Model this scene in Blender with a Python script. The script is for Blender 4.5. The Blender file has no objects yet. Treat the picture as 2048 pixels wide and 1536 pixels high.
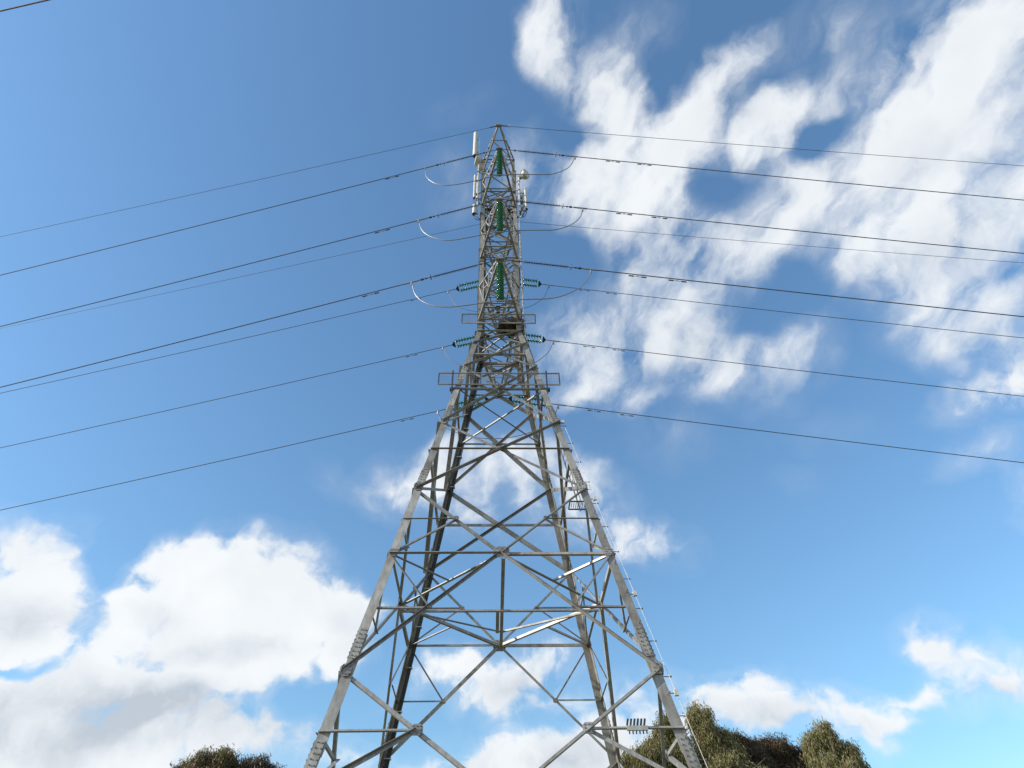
import bpy, math, random
import numpy as np
from mathutils import Vector, Matrix

R_ = math.radians
scene = bpy.context.scene
COL = scene.collection
random.seed(7)
rng = np.random.default_rng(7)

# ------------------------------------------------------------------ camera
CAM_LOC = Vector((-0.221, -18.6, 1.6))
pitch, yaw, roll = R_(44.478), R_(2.217), R_(-1.317)
f0 = Vector((math.sin(yaw), math.cos(yaw), 0)); r0 = Vector((math.cos(yaw), -math.sin(yaw), 0)); z0 = Vector((0, 0, 1))
fwd = math.cos(pitch) * f0 + math.sin(pitch) * z0
up0 = -math.sin(pitch) * f0 + math.cos(pitch) * z0
rgt = math.cos(roll) * r0 + math.sin(roll) * up0
upv = -math.sin(roll) * r0 + math.cos(roll) * up0
cam_data = bpy.data.cameras.new('camera')
cam = bpy.data.objects.new('camera', cam_data)
COL.objects.link(cam)
m = Matrix.Identity(4)
for i in range(3):
    m[i][0] = rgt[i]; m[i][1] = upv[i]; m[i][2] = -fwd[i]; m[i][3] = CAM_LOC[i]
cam.matrix_world = m
cam_data.sensor_width = 36.0
cam_data.lens = 1314.75 / 2048 * 36.0
cam_data.clip_start = 0.05
cam_data.clip_end = 6000
scene.camera = cam

# ------------------------------------------------------------------ light and exposure
sun_el, sun_az = R_(25.0), R_(-104.0)                        # low, to the left and a touch behind the camera
SUN_DIR = Vector((math.sin(sun_az) * math.cos(sun_el), math.cos(sun_az) * math.cos(sun_el), math.sin(sun_el)))
sd = bpy.data.lights.new('sun', 'SUN'); sd.energy = 4.3; sd.angle = R_(0.53); sd.color = (1.0, 0.93, 0.82)
so = bpy.data.objects.new('sun', sd); COL.objects.link(so)
so.rotation_euler = SUN_DIR.to_track_quat('Z', 'Y').to_euler()
scene.view_settings.view_transform = 'Standard'
scene.view_settings.look = 'None'
scene.view_settings.gamma = 1.0
scene.view_settings.exposure = 0.53
scene.view_settings.use_curve_mapping = False

# clouds seen in the sky: azimuth, elevation, tilt, half-length, half-width (degrees), thickness
CLOUDS = [
    (62.3, 52.8, -14, 6.0, 4.4, 1.0), (60.7, 47.0, -51, 4.1, 8.3, 1.0), (53.8, 51.6, 1, 5.1, 3.9, 0.9), (51.7, 45.8, -18, 6.2, 4.7, 0.9), (51.9, 40.2, -39, 4.3, 5.6, 0.9),
    (45.7, 46.4, -25, 3.6, 2.6, 0.6), (46.9, 39.1, -33, 3.4, 2.5, 0.7), (67.6, 53.2, -12, 3.3, 2.9, 0.9), (43.4, 52.0, -14, 3.4, 3.1, 0.74), (40.7, 55.0, -13, 2.5, 2.3, 0.54),
    (57.5, 60.7, -21, 3.5, 2.1, 0.41), (14.2, 72.7, -26, 1.9, 3.4, 1.1), (19.5, 68.3, -54, 4.2, 2.5, 1.0), (28.5, 68.5, -26, 2.3, 2.8, 0.68), (24.2, 64.9, -49, 4.4, 2.2, 0.6),
    (34.5, 69.6, -3, 2.1, 2.1, 0.41), (39.4, 63.0, 12, 4.1, 1.7, 1.3), (32.5, 61.5, 23, 2.5, 2.0, 0.9), (46.3, 58.8, -3, 4.3, 1.6, 1.3), (40.9, 58.9, -4, 2.4, 1.9, 0.8),
    (33.9, 62.0, 11, 2.2, 2.3, 0.68), (46.0, 63.7, 23, 1.9, 1.1, 0.41), (36.5, 55.6, 12, 2.2, 2.4, -0.2), (39.4, 51.9, 0, 2.1, 1.2, 0.41), (15.1, 64.2, -13, 2.0, 1.1, -0.5),
    (30.9, 62.8, 3, 0.9, 2.3, -0.5), (32.7, 55.9, -27, 1.5, 2.3, -0.4), (26.2, 67.3, -24, 1.0, 2.1, -0.4), (52.1, 59.4, -15, 1.9, 1.1, -0.4), (48.5, 55.6, 2, 1.9, 1.1, -0.7),
    (31.9, 66.6, 0, 1.4, 3.0, -0.6), (25.7, 63.1, -22, 1.2, 1.5, -0.3), (10.6, 55.2, -8, 2.5, 2.5, -0.8), (35.3, 46.2, 6, 3.3, 2.0, -0.5), (46.3, 49.7, -58, 1.4, 2.1, -0.5),
    (31.6, 46.1, -24, 2.3, 2.4, -0.2), (34.3, 46.5, -4, 3.0, 1.2, 0.34), (22.7, 47.9, -17, 1.2, 2.1, -0.4), (16.5, 50.7, -12, 2.5, 1.1, -0.3), (-33.0, 24.4, -1, 1.4, 3.2, -1.5),
    (-27.0, 22.5, -9, 2.1, 0.8, -0.7), (-32.9, 17.8, 11, 2.0, 0.5, -0.5), (-22.6, 19.5, 7, 3.1, 0.5, -0.5), (-32.3, 19.9, 35, 2.2, 1.0, -0.9), (-34.7, 17.6, 11, 2.4, 0.9, -1.5),
    (-29.5, 24.7, 13, 2.3, 0.7, -0.9), (-22.1, 21.4, 8, 2.4, 0.6, -0.8), (-15.6, 18.6, 5, 3.6, 1.2, -1.1), (-20.1, 24.1, 29, 1.8, 0.7, -0.5), (-26.9, 19.4, 9, 1.6, 0.5, -0.7),
    (-33.1, 21.6, 49, 1.1, 0.8, -0.6), (-16.2, 15.0, 4, 2.1, 1.0, -0.6), (-30.1, 19.5, 11, 2.1, 0.7, -0.8), (-16.7, 16.9, 4, 1.4, 1.3, -0.4), (-19.5, 14.1, 4, 2.7, 0.9, -0.5),
    (5.9, 17.3, 2, 4.6, 0.9, -0.7), (0.7, 34.9, 0, 1.1, 2.1, -0.3), (19.0, 20.2, -7, 3.0, 0.7, -0.4), (23.3, 62.3, 10, 4.2, 2.0, 0.6), (20.6, 59.0, 13, 5.4, 3.5, 0.85),
    (15.9, 59.7, 16, 3.6, 2.5, 0.7), (23.3, 55.1, -19, 4.5, 4.5, 0.8), (25.9, 50.7, -20, 4.8, 3.7, 0.65), (19.1, 48.5, -4, 5.0, 3.0, 0.7), (25.2, 45.1, -18, 3.6, 3.8, 0.7),
    (10.7, 48.7, 33, 3.9, 2.2, 0.75), (13.9, 45.8, 0, 4.3, 2.2, 0.6), (34.7, 42.4, -25, 2.9, 2.4, 0.61), (10.9, 43.3, 5, 3.2, 1.1, 0.65), (15.8, 41.5, 10, 2.5, 1.2, 0.74),
    (31.8, 52.6, -26, 3.5, 3.2, 0.74), (34.2, 50.2, -27, 3.0, 2.4, 0.54), (27.1, 57.8, -23, 2.8, 2.8, 0.41), (36.5, 51.6, -29, 2.6, 2.0, 0.41), (11.6, 43.8, 12, 2.6, 1.7, 0.41),
    (9.2, 63.1, 2, 3.3, 1.8, 0.47), (6.1, 61.2, -5, 2.1, 1.6, 0.47), (-7.6, 60.5, 7, 2.5, 2.4, 0.18), (-9.0, 63.0, 37, 2.0, 1.2, 0.16), (-6.2, 67.3, 25, 2.4, 1.1, 0.14),
    (-10.1, 35.6, 21, 3.3, 2.2, 0.8), (-6.8, 37.1, 34, 3.0, 1.7, 0.54), (-3.0, 36.1, 2, 3.9, 3.6, 0.75), (3.3, 35.7, -2, 3.9, 4.0, 0.7), (5.1, 37.8, -3, 2.6, 1.7, 0.54),
    (10.2, 33.6, -6, 3.0, 2.5, 0.6), (8.7, 35.9, -5, 2.6, 1.7, 0.54), (15.7, 30.0, -16, 3.6, 1.6, 0.41), (12.9, 30.7, -7, 2.1, 1.2, 0.3), (-37.6, 23.2, 17, 4.1, 3.6, 1.0),
    (-34.2, 22.5, 14, 2.3, 1.5, 0.8), (-36.9, 20.7, 15, 3.2, 2.2, 0.7), (-28.1, 25.1, 24, 5.2, 2.6, 0.9), (-23.0, 26.4, 10, 5.7, 3.0, 1.0), (-23.7, 23.7, 5, 9.2, 3.0, 0.95),
    (-16.2, 24.9, -17, 4.7, 2.9, 0.9), (-15.6, 22.5, 6, 4.1, 1.8, 0.9), (-12.6, 24.3, 5, 2.3, 1.5, 0.6), (-28.2, 20.9, 10, 6.4, 2.4, 0.8), (-33.2, 19.0, 23, 4.1, 2.0, 1.0),
    (-25.3, 19.6, 9, 9.2, 2.0, 0.75), (-19.1, 20.4, 10, 6.0, 1.2, 0.9), (-32.2, 15.4, 9, 6.7, 3.3, 1.05), (-24.9, 16.7, 7, 7.6, 3.6, 0.95), (-18.1, 16.8, 5, 4.2, 2.3, 0.7),
    (-21.1, 14.6, 5, 3.9, 1.6, 0.68), (-27.8, 13.1, 6, 7.3, 1.5, 0.8), (-14.0, 14.8, 3, 3.2, 1.6, 0.85), (-10.2, 14.8, 2, 2.2, 1.0, 0.6), (-30.2, 22.9, -17, 3.5, 1.3, 0.68),
    (1.5, 19.9, -1, 4.4, 2.3, 0.8), (4.5, 21.8, -2, 2.4, 1.5, 0.75), (-1.1, 20.6, 18, 2.3, 1.9, 0.68), (-4.9, 21.1, 20, 3.1, 1.2, 0.74), (-8.1, 19.4, 21, 2.2, 0.9, 0.41),
    (4.1, 15.0, 7, 7.9, 2.5, 1.05), (8.5, 15.5, -3, 3.8, 2.0, 0.7), (12.1, 18.3, -4, 3.8, 1.7, 0.47), (-1.7, 14.4, 0, 3.8, 1.0, 0.6), (20.1, 18.5, -7, 4.7, 1.6, 0.6),
    (23.9, 16.3, -8, 5.4, 1.5, 0.8), (19.6, 16.6, 3, 5.4, 1.6, 0.8), (17.7, 18.2, -6, 2.9, 1.0, 0.54), (20.8, 19.4, -8, 1.8, 0.7, 0.54), (35.1, 19.0, -19, 2.5, 1.5, 0.9),
    (37.1, 15.7, -4, 3.7, 1.6, 1.15), (29.7, 15.0, -4, 1.7, 0.6, 0.68), (27.9, 13.7, -8, 1.9, 0.8, 0.6), (31.6, 16.1, 0, 3.5, 0.6, 0.47), (46.1, 33.3, -6, 3.3, 1.3, 0.74),
    (49.5, 33.7, -33, 1.4, 2.1, 0.6), (43.7, 30.0, -2, 2.7, 1.4, 0.47), (44.4, 26.5, -24, 1.1, 1.7, 0.47), (29.1, 41.1, -20, 3.5, 2.5, 0.41), (19.3, 38.0, -12, 3.3, 2.1, 0.27),
    (29.7, 32.6, -17, 1.8, 1.0, 0.14), (33.4, 35.5, -21, 3.2, 1.6, 0.14), (-27.4, 28.3, 14, 2.1, 0.7, 0.2), (-16.5, 34.8, -30, 2.1, 1.2, 0.16),
]
# shade on the cloud undersides, painted in as grey patches
BELLY_SHADE = [
    (-35.6, 20.6, 14, 3.6, 1.6, 0.9), (-30.6, 16.0, 9, 7.5, 2.2, 1.0), (-32.1, 13.4, 8, 5.4, 1.8, 0.8), (-21.2, 16.2, 6, 6.0, 1.9, 0.8), (-24.5, 17.4, 7, 6.5, 1.3, 0.6),
    (-28.2, 22.4, 1, 3.0, 0.8, 0.4), (-23.1, 21.0, 8, 6.8, 0.9, 0.55), (-17.9, 21.6, 6, 4.4, 0.9, 0.4), (-12.6, 23.9, 5, 2.3, 1.5, 0.3), (1.5, 19.7, -1, 3.6, 1.8, 0.8),
    (4.9, 14.3, 3, 6.8, 2.0, 1.0), (23.7, 15.5, -7, 5.0, 1.3, 0.9), (19.1, 16.4, -6, 3.6, 1.0, 0.6), (36.8, 15.1, -12, 2.4, 0.8, 0.7), (0.7, 34.9, 0, 3.9, 1.7, 0.35),
    (55.8, 48.8, -36, 4.6, 2.1, 0.35), (51.2, 44.2, -16, 3.6, 2.2, 0.4), (48.2, 36.2, -33, 2.9, 2.1, 0.4), (18.3, 53.9, -14, 5.8, 2.5, 0.3), (25.4, 45.5, -18, 4.0, 2.5, 0.35),
    (15.2, 68.3, -13, 3.2, 2.2, 0.35), (40.7, 60.3, -36, 3.7, 1.8, 0.35),
]


world = bpy.data.worlds.new('World'); scene.world = world
world.use_nodes = True
nt = world.node_tree; nt.nodes.clear()
def wn(t, **kw):
    n = nt.nodes.new(t)
    for k, v in kw.items(): setattr(n, k, v)
    return n
L = nt.links.new
def wmath(op, a, b=None, c=None, clamp=False):
    n = wn('ShaderNodeMath', operation=op, use_clamp=clamp)
    for i, v in enumerate((a, b, c)):
        if v is None: continue
        if isinstance(v, (int, float)): n.inputs[i].default_value = v
        else: L(v, n.inputs[i])
    return n.outputs[0]
sky = wn('ShaderNodeTexSky', sky_type='NISHITA')
sky.sun_disc = False; sky.sun_elevation = sun_el; sky.sun_rotation = sun_az
sky.altitude = 50; sky.air_density = 1.4; sky.dust_density = 0.5; sky.ozone_density = 6.0
tc = wn('ShaderNodeTexCoord')
def noise_vec(scale, amount, detail=2.0):
    n = wn('ShaderNodeTexNoise'); n.inputs['Scale'].default_value = scale; n.inputs['Detail'].default_value = detail
    L(tc.outputs['Generated'], n.inputs['Vector'])
    s = wn('ShaderNodeVectorMath', operation='SUBTRACT'); L(n.outputs['Color'], s.inputs[0]); s.inputs[1].default_value = (.5, .5, .5)
    m_ = wn('ShaderNodeVectorMath', operation='SCALE'); L(s.outputs[0], m_.inputs[0]); m_.inputs['Scale'].default_value = amount
    return m_.outputs[0]
def vadd(a, b):
    n = wn('ShaderNodeVectorMath', operation='ADD'); L(a, n.inputs[0]); L(b, n.inputs[1]); return n.outputs[0]
warp = vadd(vadd(tc.outputs['Generated'], noise_vec(9.0, 0.06)), noise_vec(30.0, 0.03, 4.0))
def blobs(rows, coord, grow):
    out = None
    for az, el, tilt, ra, rb, amp in rows:
        a_, e_ = R_(az), R_(el)
        d = Vector((math.sin(a_) * math.cos(e_), math.cos(a_) * math.cos(e_), math.sin(e_)))
        E_ = Vector((math.cos(a_), -math.sin(a_), 0)); N_ = E_.cross(d).normalized()
        if N_.z < 0: N_ = -N_
        ax = math.cos(R_(tilt)) * E_ + math.sin(R_(tilt)) * N_
        rot = Matrix((ax, d.cross(ax), d)).transposed()
        mp = wn('ShaderNodeMapping', vector_type='TEXTURE')
        mp.inputs['Location'].default_value = d
        mp.inputs['Rotation'].default_value = rot.to_euler('XYZ')
        mp.inputs['Scale'].default_value = (R_(ra) * grow, R_(rb) * grow, 0.35)
        L(coord, mp.inputs['Vector'])
        g = wn('ShaderNodeTexGradient', gradient_type='SPHERICAL'); L(mp.outputs[0], g.inputs['Vector'])
        out = wmath('MULTIPLY_ADD', g.outputs['Fac'], amp, out if out is not None else 0.0)
    return out
mask = wmath('MAXIMUM', wmath('MINIMUM', wmath('MULTIPLY', blobs(CLOUDS, warp, 1.55), 0.70), 1.18), 0.0)
def fbm(scale, detail, rough, vec, dist=0.0):
    n = wn('ShaderNodeTexNoise'); n.inputs['Scale'].default_value = scale; n.inputs['Detail'].default_value = detail
    n.inputs['Roughness'].default_value = rough; n.inputs['Distortion'].default_value = dist
    L(vec, n.inputs['Vector']); return n.outputs['Fac']
geo = tc.outputs['Generated']
# away from the listed clouds the sky carries on with scattered clouds of the same kind
dotf = wn('ShaderNodeVectorMath', operation='DOT_PRODUCT'); L(geo, dotf.inputs[0]); dotf.inputs[1].default_value = (0.02, 0.72, 0.69)
outside = wn('ShaderNodeMapRange', interpolation_type='SMOOTHSTEP')
L(dotf.outputs['Value'], outside.inputs['Value']); outside.inputs['From Min'].default_value = 0.68; outside.inputs['From Max'].default_value = 0.5
far_m = wmath('MULTIPLY', outside.outputs[0], wmath('MULTIPLY', wmath('SUBTRACT', fbm(2.6, 3.0, 0.5, geo), 0.46, clamp=True), 6.0, clamp=True))
mask = wmath('ADD', mask, far_m)
# wind streaks the high cloud: noise stretched along one direction
sv = Vector((0.33, -0.86, 0.38)).normalized()
st_m = Matrix((sv, sv.cross(Vector((0, 0, 1))).normalized(), sv.cross(sv.cross(Vector((0, 0, 1)))).normalized())).transposed()
streak = wn('ShaderNodeMapping', vector_type='TEXTURE'); streak.inputs['Rotation'].default_value = st_m.to_euler('XYZ'); streak.inputs['Scale'].default_value = (2.1, 1, 1)
L(warp, streak.inputs['Vector'])
sep = wn('ShaderNodeSeparateXYZ'); L(geo, sep.inputs[0])
high = wn('ShaderNodeMapRange', interpolation_type='SMOOTHSTEP'); L(sep.outputs['Z'], high.inputs['Value'])
high.inputs['From Min'].default_value = 0.52; high.inputs['From Max'].default_value = 0.66
hi = high.outputs[0]
def lerp(a, b, f):
    return wmath('MULTIPLY_ADD', wmath('SUBTRACT', b, a), f, a)
def lerp_(a, b): return wmath('MULTIPLY_ADD', hi, b - a, a)
n1 = lerp(fbm(20.0, 8.0, 0.55, warp), fbm(17.0, 9.0, 0.56, streak.outputs[0]), hi)
n2 = lerp(fbm(9.0, 4.0, 0.5, warp), fbm(9.0, 5.0, 0.55, streak.outputs[0]), hi)
nn = wmath('ADD', wmath('MULTIPLY', wmath('SUBTRACT', n1, 0.5), lerp_(2.3, 2.9)), wmath('MULTIPLY', wmath('SUBTRACT', n2, lerp_(0.49, 0.515)), lerp_(2.5, 3.2)))
# noise shapes only what the mask already carries, so clear sky stays clear
amt = wn('ShaderNodeMapRange'); L(mask, amt.inputs['Value']); amt.inputs['From Min'].default_value = 0; amt.inputs['From Max'].default_value = .45; amt.inputs['To Min'].default_value = .12; amt.inputs['To Max'].default_value = .80
dens = wmath('MULTIPLY_ADD', nn, amt.outputs[0], mask)
fac = wn('ShaderNodeMapRange', interpolation_type='SMOOTHSTEP'); L(dens, fac.inputs['Value'])
L(lerp_(0.20, 0.07), fac.inputs['From Min']); L(lerp_(0.76, 1.30), fac.inputs['From Max'])
veil = wmath('MULTIPLY', wmath('MULTIPLY', mask, 1.7, clamp=True), wmath('MULTIPLY_ADD', wmath('SUBTRACT', n1, 0.5), 2.6, 0.5, clamp=True))
cover = wmath('MULTIPLY_ADD', wmath('SUBTRACT', 1.0, fac.outputs[0]), wmath('MULTIPLY', veil, 0.6), fac.outputs[0])
belly_shade = blobs(BELLY_SHADE, warp, 1.5)
puff = wmath('MULTIPLY_ADD', wmath('SUBTRACT', fbm(12.0, 6.0, 0.55, warp), 0.5), 3.2, 0.5, clamp=True)
grey = wmath('MULTIPLY_ADD', wmath('MULTIPLY', belly_shade, 0.85, clamp=True), wmath('MULTIPLY_ADD', puff, 0.75, 0.25), wmath('MULTIPLY', puff, 0.16), clamp=True)
cc = wn('ShaderNodeMix', data_type='RGBA'); L(grey, cc.inputs['Factor'])
cc.inputs['A'].default_value = (0.665, 0.685, 0.70, 1); cc.inputs['B'].default_value = (0.38, 0.42, 0.47, 1)
vary = cc
bg1 = wn('ShaderNodeBackground'); wb = wn('ShaderNodeMix', data_type='RGBA', blend_type='MULTIPLY'); wb.inputs['Factor'].default_value = 1.0; L(sky.outputs[0], wb.inputs['A']); wb.inputs['B'].default_value = (0.99, 1.045, 0.99, 1); L(wb.outputs['Result'], bg1.inputs['Color']); bg1.inputs['Strength'].default_value = 0.15
bg2 = wn('ShaderNodeBackground'); L(cc.outputs['Result'], bg2.inputs['Color']); bg2.inputs['Strength'].default_value = 1.0
mx = wn('ShaderNodeMixShader'); L(wmath('MULTIPLY', cover, lerp_(0.97, 0.93)), mx.inputs[0]); L(bg1.outputs[0], mx.inputs[1]); L(bg2.outputs[0], mx.inputs[2])
wo = wn('ShaderNodeOutputWorld'); L(mx.outputs[0], wo.inputs['Surface'])

# ------------------------------------------------------------------ materials
def material(name, col, rough=0.6, metal=0.0, col2=None, nscale=3.0, bump=0.0, spec=0.5, col3=None, n3=0.8):
    m = bpy.data.materials.new(name); m.use_nodes = True
    t = m.node_tree; b = t.nodes['Principled BSDF']
    b.inputs['Roughness'].default_value = rough; b.inputs['Metallic'].default_value = metal
    b.inputs['Specular IOR Level'].default_value = spec
    b.inputs['Base Color'].default_value = (*col, 1)
    if col2:
        g = t.nodes.new('ShaderNodeNewGeometry')
        n = t.nodes.new('ShaderNodeTexNoise'); n.inputs['Scale'].default_value = nscale; n.inputs['Detail'].default_value = 6; n.inputs['Roughness'].default_value = .65
        t.links.new(g.outputs['Position'], n.inputs['Vector'])
        r = t.nodes.new('ShaderNodeMapRange'); r.inputs['From Min'].default_value = .35; r.inputs['From Max'].default_value = .65
        t.links.new(n.outputs['Fac'], r.inputs['Value'])
        mx = t.nodes.new('ShaderNodeMix'); mx.data_type = 'RGBA'
        mx.inputs['A'].default_value = (*col, 1); mx.inputs['B'].default_value = (*col2, 1)
        t.links.new(r.outputs[0], mx.inputs['Factor'])
        out = mx.outputs['Result']
        if col3:
            n4 = t.nodes.new('ShaderNodeTexNoise'); n4.inputs['Scale'].default_value = n3; n4.inputs['Detail'].default_value = 5
            t.links.new(g.outputs['Position'], n4.inputs['Vector'])
            r4 = t.nodes.new('ShaderNodeMapRange'); r4.inputs['From Min'].default_value = .52; r4.inputs['From Max'].default_value = .68; r4.inputs['To Max'].default_value = .75
            t.links.new(n4.outputs['Fac'], r4.inputs['Value'])
            m4 = t.nodes.new('ShaderNodeMix'); m4.data_type = 'RGBA'; m4.inputs['B'].default_value = (*col3, 1)
            t.links.new(out, m4.inputs['A']); t.links.new(r4.outputs[0], m4.inputs['Factor']); out = m4.outputs['Result']
        t.links.new(out, b.inputs['Base Color'])
        if bump:
            bp = t.nodes.new('ShaderNodeBump'); bp.inputs['Strength'].default_value = bump; bp.inputs['Distance'].default_value = .02
            t.links.new(n.outputs['Fac'], bp.inputs['Height']); t.links.new(bp.outputs[0], b.inputs['Normal'])
    return m
STEEL = material('galvanised_steel', (.36, .355, .335), .48, .2, (.25, .235, .21), 2.2, .15, col3=(.19, .15, .12), n3=.9)
STEEL2 = material('weathered_bracing', (.33, .325, .31), .48, .2, (.24, .23, .215), 3.0, .15, col3=(.18, .15, .13), n3=1.1)
for _m in (STEEL, STEEL2):     # bars come from different batches: each its own tone, with streaks running down
    _t = _m.node_tree; _b = _t.nodes['Principled BSDF']; _src = _b.inputs['Base Color'].links[0].from_socket
    _oi = _t.nodes.new('ShaderNodeObjectInfo'); _hs = _t.nodes.new('ShaderNodeHueSaturation'); _r = _t.nodes.new('ShaderNodeMapRange')
    _r.inputs['To Min'].default_value = .72; _r.inputs['To Max'].default_value = 1.22
    _t.links.new(_oi.outputs['Random'], _r.inputs['Value'])
    _g = _t.nodes.new('ShaderNodeNewGeometry'); _mp = _t.nodes.new('ShaderNodeMapping'); _mp.inputs['Scale'].default_value = (9, 9, 1.1)
    _n = _t.nodes.new('ShaderNodeTexNoise'); _n.inputs['Scale'].default_value = 1.6; _n.inputs['Detail'].default_value = 4
    _t.links.new(_g.outputs['Position'], _mp.inputs['Vector']); _t.links.new(_mp.outputs[0], _n.inputs['Vector'])
    _r2 = _t.nodes.new('ShaderNodeMapRange'); _r2.inputs['From Min'].default_value = .3; _r2.inputs['From Max'].default_value = .7; _r2.inputs['To Min'].default_value = .78; _r2.inputs['To Max'].default_value = 1.18
    _t.links.new(_n.outputs['Fac'], _r2.inputs['Value'])
    _mu = _t.nodes.new('ShaderNodeMath'); _mu.operation = 'MULTIPLY'; _t.links.new(_r.outputs[0], _mu.inputs[0]); _t.links.new(_r2.outputs[0], _mu.inputs[1])
    _t.links.new(_src, _hs.inputs['Color']); _t.links.new(_mu.outputs[0], _hs.inputs['Value']); _t.links.new(_hs.outputs[0], _b.inputs['Base Color'])
BOLT = material('bolt_steel', (.17, .16, .15), .6, .3)
DARK = material('dark_fitting', (.05, .05, .055), .5, .3)
WIRE = material('aged_conductor', (.11, .115, .13), .5, .5)
ALU = material('aluminium_jumper', (.26, .27, .285), .42, .6)
POLY = material('polymer_shed', (.07, .07, .08), .5)
WHITE = material('white_plastic', (.62, .61, .57), .45, 0, (.46, .45, .42), 7)
CREAM = material('cream_radome', (.52, .50, .43), .5, 0, (.52, .50, .43), 3)
BLACK = material('black_cable', (.018, .018, .02), .35, col2=(.03, .03, .032), nscale=5)
TWIG = material('dry_twigs', (.035, .026, .02), .9, 0, (.07, .05, .035), 9)
GLASS = material('green_glass', (.04, .25, .135), .16, 0, (.065, .31, .18), 5, spec=1.0)
_b = GLASS.node_tree.nodes['Principled BSDF']; _b.inputs['Transmission Weight'].default_value = .25; _b.inputs['IOR'].default_value = 1.5
BARK = material('grey_bark', (.22, .19, .155), .85, 0, (.11, .09, .07), 4, .5)
GRASS = material('dry_grass', (.10, .095, .04), .95, 0, (.16, .13, .07), .4, .6, col3=(.06, .08, .03), n3=.08)

# ------------------------------------------------------------------ helpers
def mesh(name, verts, faces, mat, smooth=False):
    me = bpy.data.meshes.new(name)
    me.from_pydata([tuple(v) for v in verts], [], faces)
    me.materials.append(mat)
    if smooth: me.shade_smooth()
    me.update()
    return me
def link(name, me, parent=None, loc=None, rot=None):
    o = bpy.data.objects.new(name, me); COL.objects.link(o)
    if parent: o.parent = parent
    if loc is not None: o.location = loc
    if rot is not None: o.rotation_euler = rot
    return o
def tag(o, label=None, cat=None, group=None, kind=None):
    if label: o['label'] = label
    if cat: o['category'] = cat
    if group: o['group'] = group
    if kind: o['kind'] = kind
    return o
def thing(name, label, cat, loc=(0, 0, 0), group=None):
    o = bpy.data.objects.new(name, None); COL.objects.link(o); o.location = loc; o.empty_display_size = .2
    return tag(o, label, cat, group)
def copy_tree(o, parent=None, kids={}):
    c = o.copy(); COL.objects.link(c)
    if parent: c.parent = parent
    for ch in kids.get(o, list(o.children)): copy_tree(ch, c)
    return c
class MB:
    def __init__(s): s.v = []; s.f = []
    def box(s, c, sx, sy, sz, M=None):
        b = len(s.v)
        for dx in (-.5, .5):
            for dy in (-.5, .5):
                for dz in (-.5, .5):
                    p = Vector((dx * sx, dy * sy, dz * sz))
                    if M: p = M @ p
                    s.v.append(Vector(c) + p)
        for q in ((0, 1, 3, 2), (4, 6, 7, 5), (0, 4, 5, 1), (2, 3, 7, 6), (0, 2, 6, 4), (1, 5, 7, 3)): s.f.append([b + i for i in q])
        return s
    def prism(s, p0, p1, outline, u, w):
        """extrude a 2D outline (in the u, w directions) from p0 to p1"""
        b = len(s.v); n = len(outline)
        for p in (p0, p1):
            for (a, c) in outline: s.v.append(Vector(p) + a * u + c * w)
        for i in range(n):
            j = (i + 1) % n; s.f.append([b + i, b + j, b + n + j, b + n + i])
        if n == 6:      # L section: two convex quads per end
            for o_ in (0, n): s.f.append([b + o_ + i for i in (0, 1, 2, 3)]); s.f.append([b + o_ + i for i in (0, 3, 4, 5)])
        else:
            s.f.append([b + i for i in range(n)][::-1]); s.f.append([b + n + i for i in range(n)])
        return s
    def angle(s, p0, p1, u, w, size, t=.012):
        return s.prism(p0, p1, [(0, 0), (size, 0), (size, t), (t, t), (t, size), (0, size)], u, w)
    def tube(s, pts, r, n=6, caps=True):
        pts = [Vector(p) for p in pts]; b = len(s.v); N = len(pts)
        prev = None
        for i, p in enumerate(pts):
            d = (pts[min(i + 1, N - 1)] - pts[max(i - 1, 0)]).normalized()
            if prev is None:
                a = Vector((0, 0, 1)) if abs(d.z) < .9 else Vector((0, 1, 0))
                u = d.cross(a).normalized()
            else: u = (prev - d * prev.dot(d)).normalized()
            prev = u; w = d.cross(u)
            rr = r[i] if isinstance(r, (list, tuple)) else r
            for k in range(n):
                q = 2 * math.pi * k / n; s.v.append(p + rr * (math.cos(q) * u + math.sin(q) * w))
        for i in range(N - 1):
            for k in range(n):
                k2 = (k + 1) % n; s.f.append([b + i * n + k, b + i * n + k2, b + (i + 1) * n + k2, b + (i + 1) * n + k])
        if caps: s.f.append([b + k for k in range(n)][::-1]); s.f.append([b + (N - 1) * n + k for k in range(n)])
        return s
    def lathe(s, prof, n=14, M=None, c=(0, 0, 0)):
        """profile of (radius, z) revolved about z"""
        b = len(s.v)
        for (r, z) in prof:
            for k in range(n):
                q = 2 * math.pi * k / n; p = Vector((r * math.cos(q), r * math.sin(q), z))
                if M: p = M @ p
                s.v.append(p + Vector(c))
        for i in range(len(prof) - 1):
            for k in range(n):
                k2 = (k + 1) % n; s.f.append([b + i * n + k, b + i * n + k2, b + (i + 1) * n + k2, b + (i + 1) * n + k])
        return s
    def me(s, name, mat, smooth=False): return mesh(name, s.v, s.f, mat, smooth)
    def obj(s, name, mat, parent=None, smooth=False, loc=None): return link(name, s.me(name, mat, smooth), parent, loc)
def smooth_path(pts, k=6):
    pts = [Vector(p) for p in pts]; P = [pts[0]] + pts + [pts[-1]]; out = []
    for i in range(1, len(P) - 2):
        for j in range(k):
            t = j / k; a, b, c, d = P[i - 1], P[i], P[i + 1], P[i + 2]
            out.append(.5 * ((2 * b) + (c - a) * t + (2 * a - 5 * b + 4 * c - d) * t * t + (3 * b - a - 3 * c + d) * t ** 3))
    out.append(pts[-1]); return out
def aim(d, up=Vector((0, 0, 1))):
    """rotation whose local z runs along d"""
    return Vector(d).normalized().to_track_quat('Z', 'Y').to_matrix()

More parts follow.
